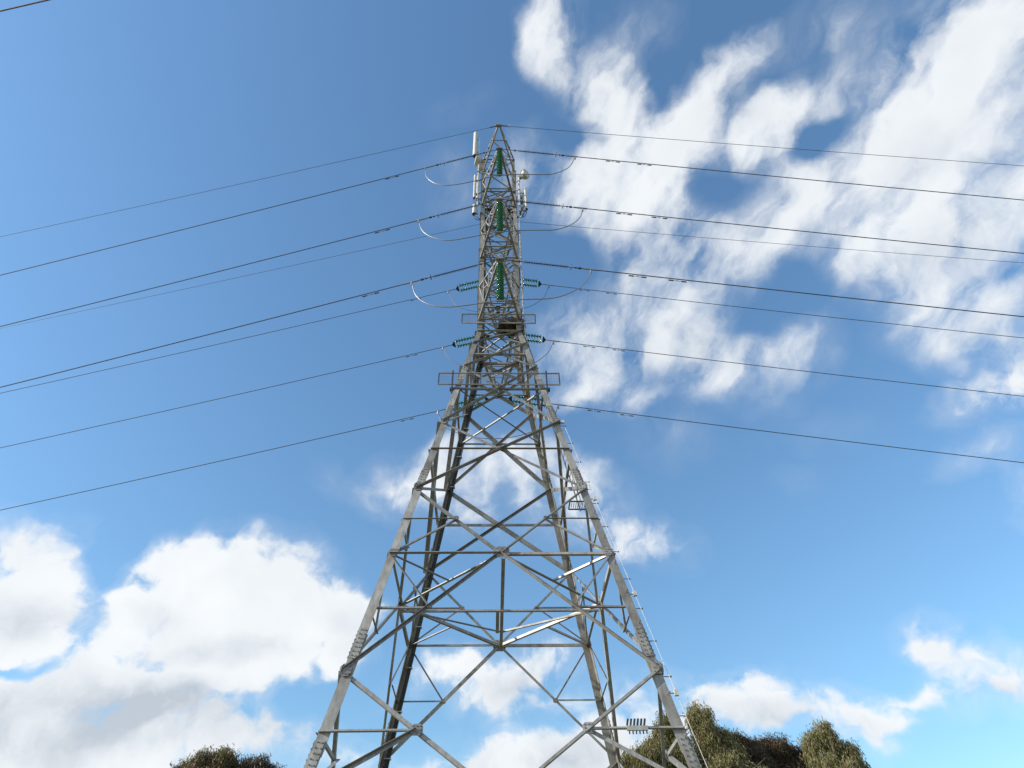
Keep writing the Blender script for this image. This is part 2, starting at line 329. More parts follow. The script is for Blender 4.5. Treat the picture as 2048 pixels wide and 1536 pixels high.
# ------------------------------------------------------------------ ground
g = MB(); N = 40
for i in range(N + 1):
    for j in range(N + 1):
        x = (i / N * 2 - 1); y = (j / N * 2 - 1)
        X = math.copysign(abs(x) ** 2.5, x) * 2500; Y = math.copysign(abs(y) ** 2.5, y) * 2500
        g.v.append(Vector((X, Y, 0.0 if math.hypot(X, Y) < 12 else .05 * math.sin(X * .13) * math.cos(Y * .11))))
for i in range(N):
    for j in range(N):
        a = i * (N + 1) + j; g.f.append([a, a + N + 1, a + N + 2, a + 1])
tag(g.obj('ground', GRASS, smooth=True), kind='structure')

# ------------------------------------------------------------------ lattice tower
BASE_W, TAPER, COLW, WAIST, TOP = 4.901, .18157, .90, 22.04, 36.87
def hw(z): return COLW if z >= WAIST else BASE_W - TAPER * z
tower = thing('lattice_tower', 'tall grey galvanised steel lattice transmission tower in the middle', 'tower')
RZ = [Matrix.Rotation(k * math.pi / 2, 3, 'Z') for k in range(4)]       # 0 front (towards the camera), 1 right, 2 back, 3 left
def fp(k, s, z, off=0.0):
    """point on face k: s across the face, z up, off outwards"""
    return RZ[k] @ Vector((s, -hw(z) - off, z))
def fnorm(k, z): return (RZ[k] @ Vector((0, -1, TAPER if z < WAIST else 0)).normalized())
def brace(name, k, a, b, size=.08, side=1, edge=1, mat=STEEL2, t=None, parent=None):
    """angle iron on face k between (s, z) points; side +1 bolted outside the face with its free flange outwards, -1 inside;
    edge picks the edge of the face flange (+1 lower) that carries the free flange"""
    size *= .88
    t = t or max(.008, size * .1)
    n = fnorm(k, (a[1] + b[1]) / 2)
    off = .003 if side > 0 else -.026
    p0 = fp(k, a[0], a[1]) + n * off; p1 = fp(k, b[0], b[1]) + n * off
    d = (p1 - p0).normalized(); u = d.cross(n).normalized()
    if u.z < 0: u = -u                      # u runs up the face
    if edge < 0: u = -u
    p0 = p0 - u * size * .5; p1 = p1 - u * size * .5
    w = n if side > 0 else -n
    return MB().angle(p0, p1, u, w, size, t).obj(name, mat, parent or tower)
def gusset(k, s, z, w, h, side=1, parent=None, name='gusset_plate'):
    n = fnorm(k, z); c = fp(k, s, z) + n * (.031 if side > 0 else -.05)
    r = RZ[k] @ Vector((1, 0, 0)); u = n.cross(r).normalized()
    if u.z < 0: u = -u
    M = Matrix((r, u, n)).transposed()
    mb = MB(); ch = .25
    pts = [(-w / 2, -h / 2 + h * ch), (-w / 2 + w * ch, -h / 2), (w / 2 - w * ch, -h / 2), (w / 2, -h / 2 + h * ch), (w / 2, h / 2 - h * ch), (w / 2 - w * ch, h / 2), (-w / 2 + w * ch, h / 2), (-w / 2, h / 2 - h * ch)]
    mb.prism(c - n * .006, c + n * .006, pts, r, u)
    o = mb.obj(name, STEEL2, tower)
    bm = MB()
    for bx in (-.3, 0, .3):
        for by in (-.3, 0, .3):
            if bx == 0 and by == 0: continue
            bm.box(c + r * bx * w + u * by * h + n * .012, .03, .03, .016, M)
    tag(bm.obj('bolt_heads', BOLT, o), kind='stuff')
    return o

# legs: an L section at each corner, in lengths that are lapped at the splices
SPL = [0.0, 5.55, 8.15, 13.55, 16.75, 19.6, WAIST, 27.9, 33.0, TOP]
for (sx, sy) in ((-1, -1), (1, -1), (1, 1), (-1, 1)):
    for i in range(len(SPL) - 1):
        z_a, z_b = SPL[i], SPL[i + 1]
        size = (.25, .25, .235, .225, .21, .20, .20, .18, .16)[i]; out = .014 if i % 2 == 0 else 0.0
        if z_b > WAIST: out = 0.0
        def cpt(z): w = hw(z) + out; return Vector((sx * w, sy * w, z))
        MB().angle(cpt(z_a), cpt(z_b + (.0 if z_b >= WAIST else .12)), Vector((-sx, 0, 0)), Vector((0, -sy, 0)), size, .02).obj('leg', STEEL, tower)
    foot = MB().box((sx * (BASE_W - .05), sy * (BASE_W - .05), .2), .9, .9, .5)
    foot.obj('footing', material('pale_concrete', (.35, .34, .32), .9, 0, (.25, .24, .22), 6, .4) if (sx, sy) == (-1, -1) else bpy.data.materials['pale_concrete'], tower)
# splice plates with their bolts, both flanges of each leg
for z in (5.5, 8.05, 13.5, 16.65, 19.55):
    for k in range(4):
        for s in (-1, 1):
            n = fnorm(k, z); r = RZ[k] @ Vector((s, 0, 0))
            zz0, zz1 = z - .38, z + .38
            a = fp(k, s * (hw(zz0) - .125), zz0) + n * .022; b = fp(k, s * (hw(zz1) - .125), zz1) + n * .022
            d = (b - a).normalized(); u = d.cross(n).normalized()
            o = MB().prism(a, b, [(-.088, -.005), (.088, -.005), (.088, .005), (-.088, .005)], u, n).obj('splice_plate', STEEL, tower)
            bm = MB(); M = Matrix((u, d, n)).transposed()
            for i in range(7):
                for q in (-.06, .06):
                    bm.box(a + (b - a) * ((i + .5) / 7) + u * q * (1 if i % 2 else .8) + n * .016, .027, .027, .02, M)
            tag(bm.obj('bolt_heads', BOLT, o), kind='stuff')

L0, K, N1, N2, N3, N4 = 7.38, 10.67, 13.07, 16.17, 19.46, 21.1
def xcross(za, zb): return za + (zb - za) * hw(za) / (hw(za) + hw(zb))
D, H, Rr = 'diagonal_brace', 'horizontal_brace', 'secondary_brace'
for k in range(4):
    # foot panel
    z_f = 1.26
    for s in (-1, 1):
        brace(D, k, (s * hw(L0), L0), (-s * hw(z_f), z_f), .095, 1 if s > 0 else -1)
        brace(H, k, (s * 1.79, 6.06), (s * hw(6.06), 6.06), .075, 1)
        brace(Rr, k, (s * 1.79, 6.05), (s * hw(4.79), 4.79), .10, -1 if s > 0 else 1, edge=-1)
        brace(Rr, k, (s * hw(3.0), 3.0), (0, 4.73), .07, -1)
        gusset(k, s * 1.79, 6.06, .26, .24)
        # K panel
        brace(H, k, (0, K), (s * hw(K), K), .085 if s > 0 else .10, 1 if s < 0 else -1)
        brace(D, k, (0, K), (s * hw(L0), L0), .115 if s > 0 else .085, 1, edge=-1 if s < 0 else 1)
        brace(D, k, (0, K), (s * hw(N1), N1), .085, 1 if s > 0 else -1)
        zu = (K + N1) / 2; su = s * hw(N1) / 2; zd = (K + L0) / 2; sd_ = s * hw(L0) / 2
        brace(Rr, k, (su, zu), (s * hw(zu), zu), .055, 1); brace(Rr, k, (su, zu), (s * hw(K), K), .055, -1)
        brace(Rr, k, (sd_, zd), (s * hw(zd), zd), .055, -1); brace(Rr, k, (sd_, zd), (s * hw(K), K), .055, 1)
        gusset(k, s * (hw(N1) - .09), N1 + .05, .28, .34); gusset(k, s * (hw(N2) - .09), N2 + .03, .26, .32); gusset(k, s * (hw(L0) - .06), L0, .26, .3)
    gusset(k, 0, K, .42, .36)
    for s in (-1, 1):
        gusset(k, s * hw(N1) / 2, (K + N1) / 2, .15, .13); gusset(k, s * hw(L0) / 2, (K + L0) / 2, .16, .14); gusset(k, s * (hw(K) - .1), K, .24, .26)
    # X panels, each with a horizontal through its crossing
    for (za, zb, sz) in ((N1, N2, .15), (N2, N3, .15), (N3, N4, .13), (N4, WAIST, .11)):
        brace(D, k, (-hw(za), za), (hw(zb), zb), sz, 1)
        brace(D, k, (hw(za), za), (-hw(zb), zb), sz * .72, -1, edge=-1)
        zx = xcross(za, zb)
        if za < 20: brace(H, k, (-hw(zx), zx), (hw(zx), zx), .085, -1 if za > 14 else 1, mat=STEEL2)
        gusset(k, 0, zx, .24, .2)
    brace(H, k, (-hw(WAIST), WAIST), (hw(WAIST), WAIST), .11, 1, mat=STEEL)
    for s in (-1, 1): gusset(k, s * (hw(WAIST) - .12), WAIST - .1, .3, .5, -1)
# plan bracing at the K level, seen from below through the open base
def bar(name, a, b, size=.07, up=False, mat=STEEL2, parent=None):
    a, b = Vector(a), Vector(b); d = (b - a).normalized(); w = Vector((0, 0, 1)); w = (w - d * w.dot(d))
    w = w.normalized() if w.length > 1e-4 else Vector((1, 0, 0)); u = d.cross(w).normalized()
    if up: w = -w
    return MB().angle(a, b, u, w, size, max(.007, size * .1)).obj(name, mat, parent or tower)
wk = hw(K) - .05; zk = K - .06
mids = [Vector((0, -wk, zk)), Vector((wk, 0, zk)), Vector((0, wk, zk)), Vector((-wk, 0, zk))]
cor = [Vector((wk, -wk, zk)), Vector((wk, wk, zk)), Vector((-wk, wk, zk)), Vector((-wk, -wk, zk))]
for i in range(4):
    bar('plan_brace', mids[i], mids[(i + 1) % 4], .085)
    bar('plan_brace', cor[i] + Vector((0, 0, .02)), (mids[i] + mids[(i + 1) % 4]) / 2 + Vector((0, 0, .02)), .06)
dz = Vector((0, 0, -.1))
bar('plan_brace', mids[0] + dz, mids[2] + dz, .10); bar('plan_brace', mids[3] + dz * 2, mids[1] + dz * 2, .085)
P_ = Vector((0, 1.62, zk - .1)); bar('plan_brace', mids[3] + dz * 1.4, P_, .055); bar('plan_brace', mids[1] + dz * 1.4, P_, .055)
bar('plan_brace', (-.13, 0, zk - .12), (-.13, 1.62, zk - .12), .10)
# plan braces across the tower at the waist and under each set of arms
for z in (N3 - 1.36, WAIST - .1, 22.63, 27.1, 31.8, 34.2):
    w = hw(z) - .04
    bar('plan_brace', (-w, -w, z), (w, w, z), .055); bar('plan_brace', (w, -w, z - .07), (-w, w, z - .07), .055)

# column: the front face has single diagonals, the back face crossed ones
c = COLW
for (za, sa, zb, sb) in ((31.14, -1, 29.55, 1), (29.5, -1, 28.3, 1), (27.95, -1, 26.55, 1), (26.5, -1, 25.02, 1), (24.98, -1, 23.7, 1), (23.45, -1, 22.5, .6)):
    brace(D, 0, (sa * c, za), (sb * c, zb), .09, 1, mat=STEEL, edge=1)
for (za, sa, zb, sb) in ((27.3, -1, 28.2, 1), (22.7, -1, 23.5, 1), (32.25, -1, 33.1, 1), (30.3, -1, 31.1, 1), (25.0, -1, 26.45, 1)):
    brace(D, 0, (sa * c, za), (sb * c, zb), .065, -1)
for z in (23.66, 27.2, 28.27, 22.75, 31.78, 33.25, 36.8): brace(H, 0, (-c, z), (c, z), .08, -1 if z in (23.66, 28.27) else 1)
brace(D, 0, (-c, 35.2), (c, 36.75), .05, -1); brace(D, 0, (c, 35.2), (-c, 36.75), .05, 1)
brace(D, 0, (-c, 33.3), (-.1, 34.9), .06, 1); brace(D, 0, (c, 33.3), (.1, 34.9), .06, -1)
lv = [WAIST, 23.5, 25.0, 26.5, 28.0, 29.6, 31.2, 32.8, 34.4, 35.6, 36.8]
for a, b in zip(lv[:-1], lv[1:]):
    if b <= 35.7 and b > 34.0: pass
    brace(D, 2, (-c, a), (c, b), .06, 1); brace(D, 2, (c, a), (-c, b), .06, -1, edge=-1)
    brace(H, 2, (-c, b), (c, b), .055, -1)
for k in (1, 3):
    for i, (a, b) in enumerate(zip(lv[:-1], lv[1:])):
        s = 1 if i % 2 else -1
        brace(D, k, (-c * s, a), (c * s, b), .07, 1, mat=STEEL); brace(D, k, (c * s, a), (-c * s, b), .05, -1)
        brace(H, k, (-c, b), (c, b), .055, -1)

# crossarms: three on the near side, three on the far side, and an earth wire arm above each
TIPS = [32.03, 27.30, 22.83]; ARM = 3.868; ET, EARM = 36.73, 2.928
def crossarm(sy, zt, length, zb, zu, size):
    arm = bpy.data.objects.new('crossarm', None); COL.objects.link(arm); arm.parent = tower; arm.location = (0, sy * c, zb)
    O = Vector((0, sy * c, zb))
    tip = Vector((0, sy * length, zt))
    def member(nm, a, b, sz, flip=False):
        a, b = Vector(a) - O, Vector(b) - O; d = (b - a).normalized(); w = Vector((0, 0, 1)); w = (w - d * w.dot(d)).normalized(); u = d.cross(w).normalized()
        if flip: u = -u
        return MB().angle(a, b, u, w, sz, max(.007, sz * .1)).obj(nm, STEEL, arm)
    bot = {}; top = {}
    for s in (-1, 1):
        bot[s] = (Vector((s * c, sy * c, zb)), tip + Vector((s * .07, 0, -.02))); top[s] = (Vector((s * c, sy * c, zu)), tip + Vector((s * .05, 0, .08)))
        member('chord', *bot[s], size, flip=(s * sy > 0)); member('chord', *top[s], size * .85, flip=(s * sy > 0))
    def at(pr, t): return pr[0].lerp(pr[1], t)
    ts = (.3, .55, .76) if length > 3.5 else (.35, .68)
    for t in ts:
        member('lacing', at(bot[-1], t), at(bot[1], t), .045)
        for s in (-1, 1): member('lacing', at(bot[s], t), at(top[s], t), .045)
    pv = 0
    for i, t in enumerate(ts):
        s = 1 if i % 2 else -1
        member('lacing', at(bot[s], pv), at(bot[-s], t), .045)
        for q in (-1, 1): member('lacing', at(bot[q], t), at(top[q], pv), .04)
        pv = t
    for s in (-1, 1):   # a gusset where the arm meets the leg
        MB().box(Vector((s * (c - .08), sy * (c + .02), zb - .02)) - O, .25, .02, .34).obj('gusset_plate', STEEL2, arm)
    MB().box(tip - O + Vector((0, 0, -.02)), .30, .16, .05).box(tip - O + Vector((0, 0, .06)), .16, .03, .2).obj('tip_plate', STEEL2, arm)
    return arm
for sy in (-1, 1):
    for zt in TIPS: crossarm(sy, zt, ARM, zt - .18, zt + 2.15, .095)
    crossarm(sy, ET, EARM, 35.35, 36.83, .075)

# step bolts up the outer edge of the near right leg
for i in range(26):
    z = 5.0 + i * .44; w = hw(z)
    if i % 2: a, b = Vector((w + .01, -w + .05, z)), Vector((w + .19, -w + .05, z))
    else: a, b = Vector((w - .06, -w - .01, z)), Vector((w - .06, -w - .17, z))
    MB().tube([a, b], .011, 5).box(b, .03, .03, .03).obj('step_bolt', BOLT, tower)

# ------------------------------------------------------------------ ladder, hatch, safety line
lad = thing('access_ladder', 'narrow steel ladder up the right face beside the near right leg', 'ladder', (2.4, -1.2, 13.6))
LO = Vector(lad.location)
def lpos(z, q): return Vector((hw(z) + .10 + (.03 if z > WAIST else 0), -.92 + .38 * q + (0 if z > WAIST else -.25 * (WAIST - z) / 8), z))
zs = [13.6 + i * .28 for i in range(64)]
for q in (0, 1):
    MB().tube([lpos(z, q) - LO for z in np.arange(13.4, 31.6, .6)], .022, 6).obj('rail', STEEL, lad)
rung_me = None
for z in zs:
    a, b = lpos(z, 0), lpos(z, 1)
    if rung_me is None: rung_me = MB().tube([Vector((0, 0, 0)), Vector((0, .38, 0))], .012, 5).me('rung', STEEL)
    link('rung', rung_me, lad, a - LO)
hat = thing('grating_hatch', 'small barred steel hatch at the foot of the ladder beside the right leg', 'hatch', (2.6, -.95, 13.5))
fr = MB(); x0, x1, y0, y1 = -.40, .25, -.25, .2
for a, b in (((x0, y0, 0), (x1, y0, 0)), ((x1, y0, 0), (x1, y1, 0)), ((x1, y1, 0), (x0, y1, 0)), ((x0, y1, 0), (x0, y0, 0))): fr.tube([a, b], .022, 6)
fr.obj('frame', DARK, hat)
for i in range(8): MB().tube([(x0 + .07 * (i + 1), y0, 0), (x0 + .07 * (i + 1), y1, 0)], .01, 5).obj('bar', STEEL, hat)

saf = thing('safety_line', 'thin white fall arrest line down the outside of the right leg', 'cable', (2.2, -2.0, 16.14))
SO = Vector(saf.location)
def sp(z): return Vector((hw(z) + .13, -hw(z) - .02, z))
MB().tube([sp(z) - SO for z in (16.14, 12.6, 9.33, 6.8, 3.0, 1.0)], .0065, 6).obj('line', WHITE, saf)
for z in (16.14, 12.62, 9.35, 6.8):
    o = MB().box(sp(z) - SO, .09, .08, .12).obj('guide', WHITE, saf)
    MB().tube([sp(z) - SO, sp(z) - SO + Vector((-.16, .04, 0))], .014, 5).obj('bracket', BOLT, o)

# ------------------------------------------------------------------ framed mesh screens across the near face
def screen(label, x0, x1, z0, z1, y, posts):
    t = thing('mesh_screen', label, 'screen', ((x0 + x1) / 2, y, z0), 'mesh screens across the tower'); O = Vector(t.location)
    V = lambda x, z, dy=0: Vector((x, y + dy, z)) - O
    for a, b in ((V(x0, z0), V(x1, z0)), (V(x0, z1), V(x1, z1))): MB().box((a + b) / 2, (b - a).length + .04, .035, .042).obj('rail', STEEL2, t)
    for x in (x0, x1): MB().box((V(x, z0) + V(x, z1)) / 2, .038, .038, z1 - z0 - .043).obj('upright', DARK, t)
    for x in posts: MB().box((V(x, z0) + V(x, z1)) / 2, .03, .026, z1 - z0 - .043).obj('upright', DARK, t)
    mb = MB()
    for i in range(1, 7): z = z0 + (z1 - z0) * i / 7; mb.box(V((x0 + x1) / 2, z), x1 - x0, .005, .006)
    n = int((x1 - x0) / .09)
    for i in range(1, n): x = x0 + (x1 - x0) * i / n; mb.box(V(x, (z0 + z1) / 2, .004), .005, .004, z1 - z0)
    tag(mb.obj('wire_mesh', STEEL, t), kind='stuff')
    return t, V
t, V = screen('wider lower framed mesh screen bolted across the splayed part of the tower', -2.22, 2.17, 18.22, 18.80, -1.66, (-.70, .66))
for x in (-1.72, 1.70):
    MB().box(V(x, 18.35), .05, .04, 1.15).obj('post', DARK, t)
for x in (-1.62, 1.62): MB().box(V(x, 18.02, .06), .36, .12, .1).obj('clamp', DARK, t)
t, V = screen('narrower upper framed mesh screen bolted across the waist of the tower', -1.55, 1.49, 22.42, 22.99, -1.00, ())
MB().box(V(.93, 22.45), .05, .05, 1.0).obj('post', DARK, t)

# ------------------------------------------------------------------ bird nest on the waist
nest = MB(); rn = random.Random(3)
for i in range(1300):
    a = rn.uniform(0, 6.283); rr = .56 * math.sqrt(rn.random()); zz = rn.gauss(0, .15) - .25 * (rr / .5) ** 2 * -.4
    cpos = Vector((rr * math.cos(a) * 1.0, rr * math.sin(a) * .7, zz))
    ta = a + math.pi / 2 + rn.gauss(0, .5); Ln = rn.uniform(.12, .34)
    dd = Vector((math.cos(ta), math.sin(ta), rn.gauss(0, .3))).normalized() * Ln
    nest.tube([cpos - dd / 2, cpos + dd / 2], .0085, 3, False)
nest.lathe([(.02, -.2), (.18, -.17), (.30, -.04), (.26, .12), (.08, .08)], 12)
tag(nest.obj('bird_nest', TWIG, loc=Vector((.52, -.55, 22.62))), 'dark untidy bird nest of twigs lodged behind the upper mesh screen', 'nest')
bx = thing('junction_box', 'small black box hanging under a cross bar just above the nest', 'box', (-.06, -.86, 23.25))
MB().box((0, 0, .19), .15, .12, .36).obj('body', BLACK, bx); MB().box((0, 0, .385), .19, .15, .03).obj('lid', DARK, bx)
for dx in (-.04, .04): MB().tube([(dx, 0, .02), (dx, .02, -.1), (dx + .08, .2, -.16)], .013, 5).obj('cable_tail', BLACK, bx)

# ------------------------------------------------------------------ feeder cables up the far left leg
def leg_path(ox, oy, z): w = hw(z); return Vector((-w + ox, w + oy, z))
routes = [(.14, -.10), (.175, -.10), (.21, -.10), (.245, -.10), (.155, -.14), (.19, -.14)]
tops = [35.5, 34.8, 33.0, 32.4, 34.0, 31.9]
clab = ['black feeder cable nearest the edge of the far left leg', 'second black feeder cable in from the edge of the far left leg', 'third black feeder cable in from the edge of the far left leg',
        'innermost black feeder cable on the far left leg', 'outer black feeder cable of the front pair on the far left leg', 'inner black feeder cable of the front pair on the far left leg']
for (ox, oy), zt, lb in zip(routes, tops, clab):
    pts = [leg_path(ox, oy, z) for z in np.linspace(.1, WAIST, 12)] + [leg_path(ox, oy, z) for z in np.linspace(WAIST + 1, zt, 8)]
    tag(MB().tube(pts, .015, 7).obj('feeder_cable', BLACK, smooth=True), lb, 'cable', 'black feeder cables on the far left leg')
cl = thing('cable_clamps', 'row of steel clamps holding the feeder cables to the far left leg', 'clamp', (-BASE_W, BASE_W, 0))
for i in range(26):
    z = 1.2 + i * 1.25; p = leg_path(.15, -.125, z) - Vector(cl.location)
    MB().box(p + Vector((.03, 0, 0)), .18, .12, .03).box(p + Vector((.13, 0, 0)), .02, .12, .06).obj('clamp', STEEL, cl)
# a darker run inside the column, with loops of slack below the antennas
def slack(label, pts, r=.035):
    tag(MB().tube(smooth_path(pts), r, 7).obj('slack_cable', BLACK, smooth=True), label, 'cable', 'slack cables in the tower head')
slack('black cable looping down below the pale cross braces', [(-.6, .6, 34.0), (-.35, .2, 33.0), (-.2, -.1, 32.4), (-.35, -.1, 32.0), (-.8, .1, 32.3)], .05)
slack('dark cable lying along the platform level at left', [(-.85, -.5, 32.4), (-.5, -.6, 32.05), (-.1, -.5, 31.9), (.3, -.55, 31.85), (.85, -.6, 31.7)], .045)
slack('black cable crossing to the right side antennas', [(-.8, .3, 31.6), (-.2, .2, 31.45), (.4, -.1, 31.5), (1.0, -.6, 31.3), (1.15, -.7, 31.7)], .045)
plat = thing('cable_tray', 'dark cable tray across the column below the top antennas', 'tray', (0, 0, 31.95))
for y in (-.6, -.1, .4): MB().box((0, y, 0), 1.7, .12, .06).obj('tray_board', DARK, plat)
for x in (-.6, 0, .6): MB().box((x, -.1, -.06), .06, 1.3, .05).obj('bearer', STEEL2, plat)

# ------------------------------------------------------------------ antennas and dishes at the tower head
def pole(label, p0, p1, r=.035):
    t = thing('mounting_pole', label, 'pole', p0, 'pale antenna mounting poles'); O = Vector(p0); d = Vector(p1) - O
    MB().tube([Vector((0, 0, 0)), d], r, 10).obj('tube', WHITE, t, smooth=False)
    sx = 1 if p0[0] > 0 else -1
    for f in (.15, .5, .8):
        q = d * f
        if q.z + O.z > TOP: continue
        tgt = Vector((sx * .88, -.85, O.z + q.z)) - O
        MB().tube([q, tgt], .025, 6).box(q, .12, .12, .08).obj('arm', STEEL, t)
    return t
pole('long pale pole at the upper left corner of the tower head', (-1.10, -.95, 31.2), (-1.13, -.95, 39.35))
pole('short pale pole carrying the round dish at right', (1.07, -.9, 31.9), (1.10, -.9, 35.0), .045)
def panel(label, c0, h, w, d, rz, mat=CREAM):
    t = thing('panel_antenna', label, 'antenna', c0, 'panel antennas'); t.rotation_euler = (0, 0, rz)
    mb = MB(); n = 8; out = []
    for i in range(n + 1): q = math.pi * i / n; out.append((math.cos(q) * w / 2, -math.sin(q) * d * .55 - d * .25))
    out += [(-w / 2, d * .35), (w / 2, d * .35)]
    mb.prism(Vector((0, 0, 0)), Vector((0, 0, h)), out, Vector((1, 0, 0)), Vector((0, 1, 0)))
    mb.obj('radome', mat, t)
    for z in (-.012, h + .012): MB().prism(Vector((0, 0, z - .01)), Vector((0, 0, z + .01)), [(a * 1.04, b * 1.04) for a, b in out], Vector((1, 0, 0)), Vector((0, 1, 0))).obj('end_cap', DARK if z < 0 else mat, t)
    for z in (h * .2, h * .8): MB().box((0, d * .35 + .06, z), .08, .14, .09).obj('bracket', STEEL, t)
    for dx in (-.06, .06): MB().tube(smooth_path([(dx, 0, -.03), (dx, .02, -.22), (dx + .05, .16, -.38), (.1, .3, -.42)], 4), .018, 6).obj('cable_tail', BLACK, t, smooth=True)
    return t
panel('tall cream panel antenna standing above the upper left corner of the tower', (-1.36, -.95, 37.15), 2.85, .24, .15, R_(-55))
panel('slim pale panel antenna on the left side level with the dish', (-1.27, -.95, 32.5), 2.35, .12, .10, R_(-60), WHITE)
panel('slim pale panel antenna tucked behind its twin on the left side', (-1.13, -.55, 33.2), 2.3, .12, .10, R_(-120), WHITE)
panel('short stubby pale antenna lowest on the left side', (-1.23, -.95, 30.93), .78, .20, .15, R_(-60), WHITE)
panel('white panel antenna on the outer right frame below the dish', (1.40, -.9, 31.55), 2.1, .14, .10, R_(60), WHITE)
fr = thing('antenna_frame', 'grey tubular frame carrying the right hand antenna below the dish', 'frame', (1.0, -.9, 31.4))
for (a, b, r) in (((0, 0, 0), (.38, 0, 0), .03), ((0, 0, 1.75), (.38, 0, 1.75), .03), ((.10, .02, -.05), (.10, .02, 1.95), .045), ((.26, .02, -.05), (.26, .02, 1.8), .03), ((.02, .5, 0), (.38, .02, 0), .025)):
    MB().tube([a, b], r, 8).obj('tube', STEEL, fr)
for z in (.3, .9, 1.4): MB().box((.18, .06, z), .10, .12, .2).obj('equipment_box', DARK if z == .9 else STEEL, fr)
def dish(label, c0, direction, r, depth):
    t = thing('drum_dish', label, 'dish', c0, 'drum dishes'); M = aim(direction)
    MB().lathe([(.001, -depth * .62), (r * .5, -depth * .58), (r * .86, -depth * .30), (r, 0), (r, depth * .45)], 24, M).obj('drum', CREAM, t, smooth=False)
    MB().lathe([(r * 1.02, depth * .40), (r * 1.02, depth * .48), (r * .98, depth * .5), (r * .5, depth * .56), (.001, depth * .58)], 24, M).obj('radome', WHITE, t, smooth=False)
    MB().box(M @ Vector((0, 0, -depth * .7)), .14, .14, .2, M).tube([M @ Vector((0, 0, -depth * .6)), M @ Vector((0, 0, -depth * 1.2)) + Vector((0, 0, -.1))], .03, 6).obj('mount', STEEL, t)
    return t
dish('white drum dish tilted towards the left at the tower shoulder', (-1.16, -1.0, 36.45), (-.93, -.25, .12), .31, .30)
dish('round drum dish standing clear of the tower on its right side', (1.40, -.95, 35.02), (.66, -.62, -.10), .28, .34)
MB_shoulder = thing('radio_unit', 'tan grey radio unit clamped behind the left dish', 'box', (-.98, -.92, 35.9))
MB().box((0, 0, 0), .30, .22, .55).obj('body', CREAM, MB_shoulder)
for i in range(5): MB().box((-.1 + i * .05, -.12, 0), .012, .05, .48).obj('fin', STEEL2, MB_shoulder)

# ------------------------------------------------------------------ conductors, insulators, jumpers
SIDE = {'left': (-1, R_(11.0), dict(near=.183, far=.142, earth=.1186)), 'right': (1, R_(.87), dict(near=.159, far=.163, earth=.119))}
def cp(side, y0, zt, a, t):
    s, ph, _ = SIDE[side]
    return Vector((s * t * math.cos(ph), y0 + t * math.sin(ph), zt - a * t + .0004 * t * t))
disc_me = {}
def disc_mesh(r):
    if r not in disc_me:
        p = [(.012, .146), (.042, .14), (.05, .10), (.052, .085), (r * .55, .078), (r * .9, .052), (r, .034), (r * .96, .026), (r * .8, .04), (r * .5, .05), (r * .45, .03), (.03, .045), (.012, .0)]
        disc_me[r] = MB().lathe(p[::-1], 16).me('disc', GLASS, True)
    return disc_me[r]
cap_me = MB().lathe([(.012, 0), (.04, .085), (.048, .09), (.045, .14), (.012, .146)], 10).me('metal_cap', DARK, True)
def disc_string(parent, p0, d, n, r=.135, pitch=.146):
    M = aim(d); q = M.to_euler()
    st = bpy.data.objects.new('insulator_string', None); COL.objects.link(st); st.parent = parent; st.location = p0 - Vector(parent.location); st.rotation_euler = q
    flip = Matrix.Rotation(math.pi, 3, 'X').to_euler()
    MB().tube([(0, 0, 0), (0, 0, n * pitch)], .016, 6).obj('pin', DARK, st)
    for i in range(n):
        o = link('disc', disc_mesh(r), st, (0, 0, (i + 1) * pitch), flip)
    return M
POS = ['top', 'middle', 'bottom']
LV = ['topmost', 'middle', 'lowest']
COND_R = .021
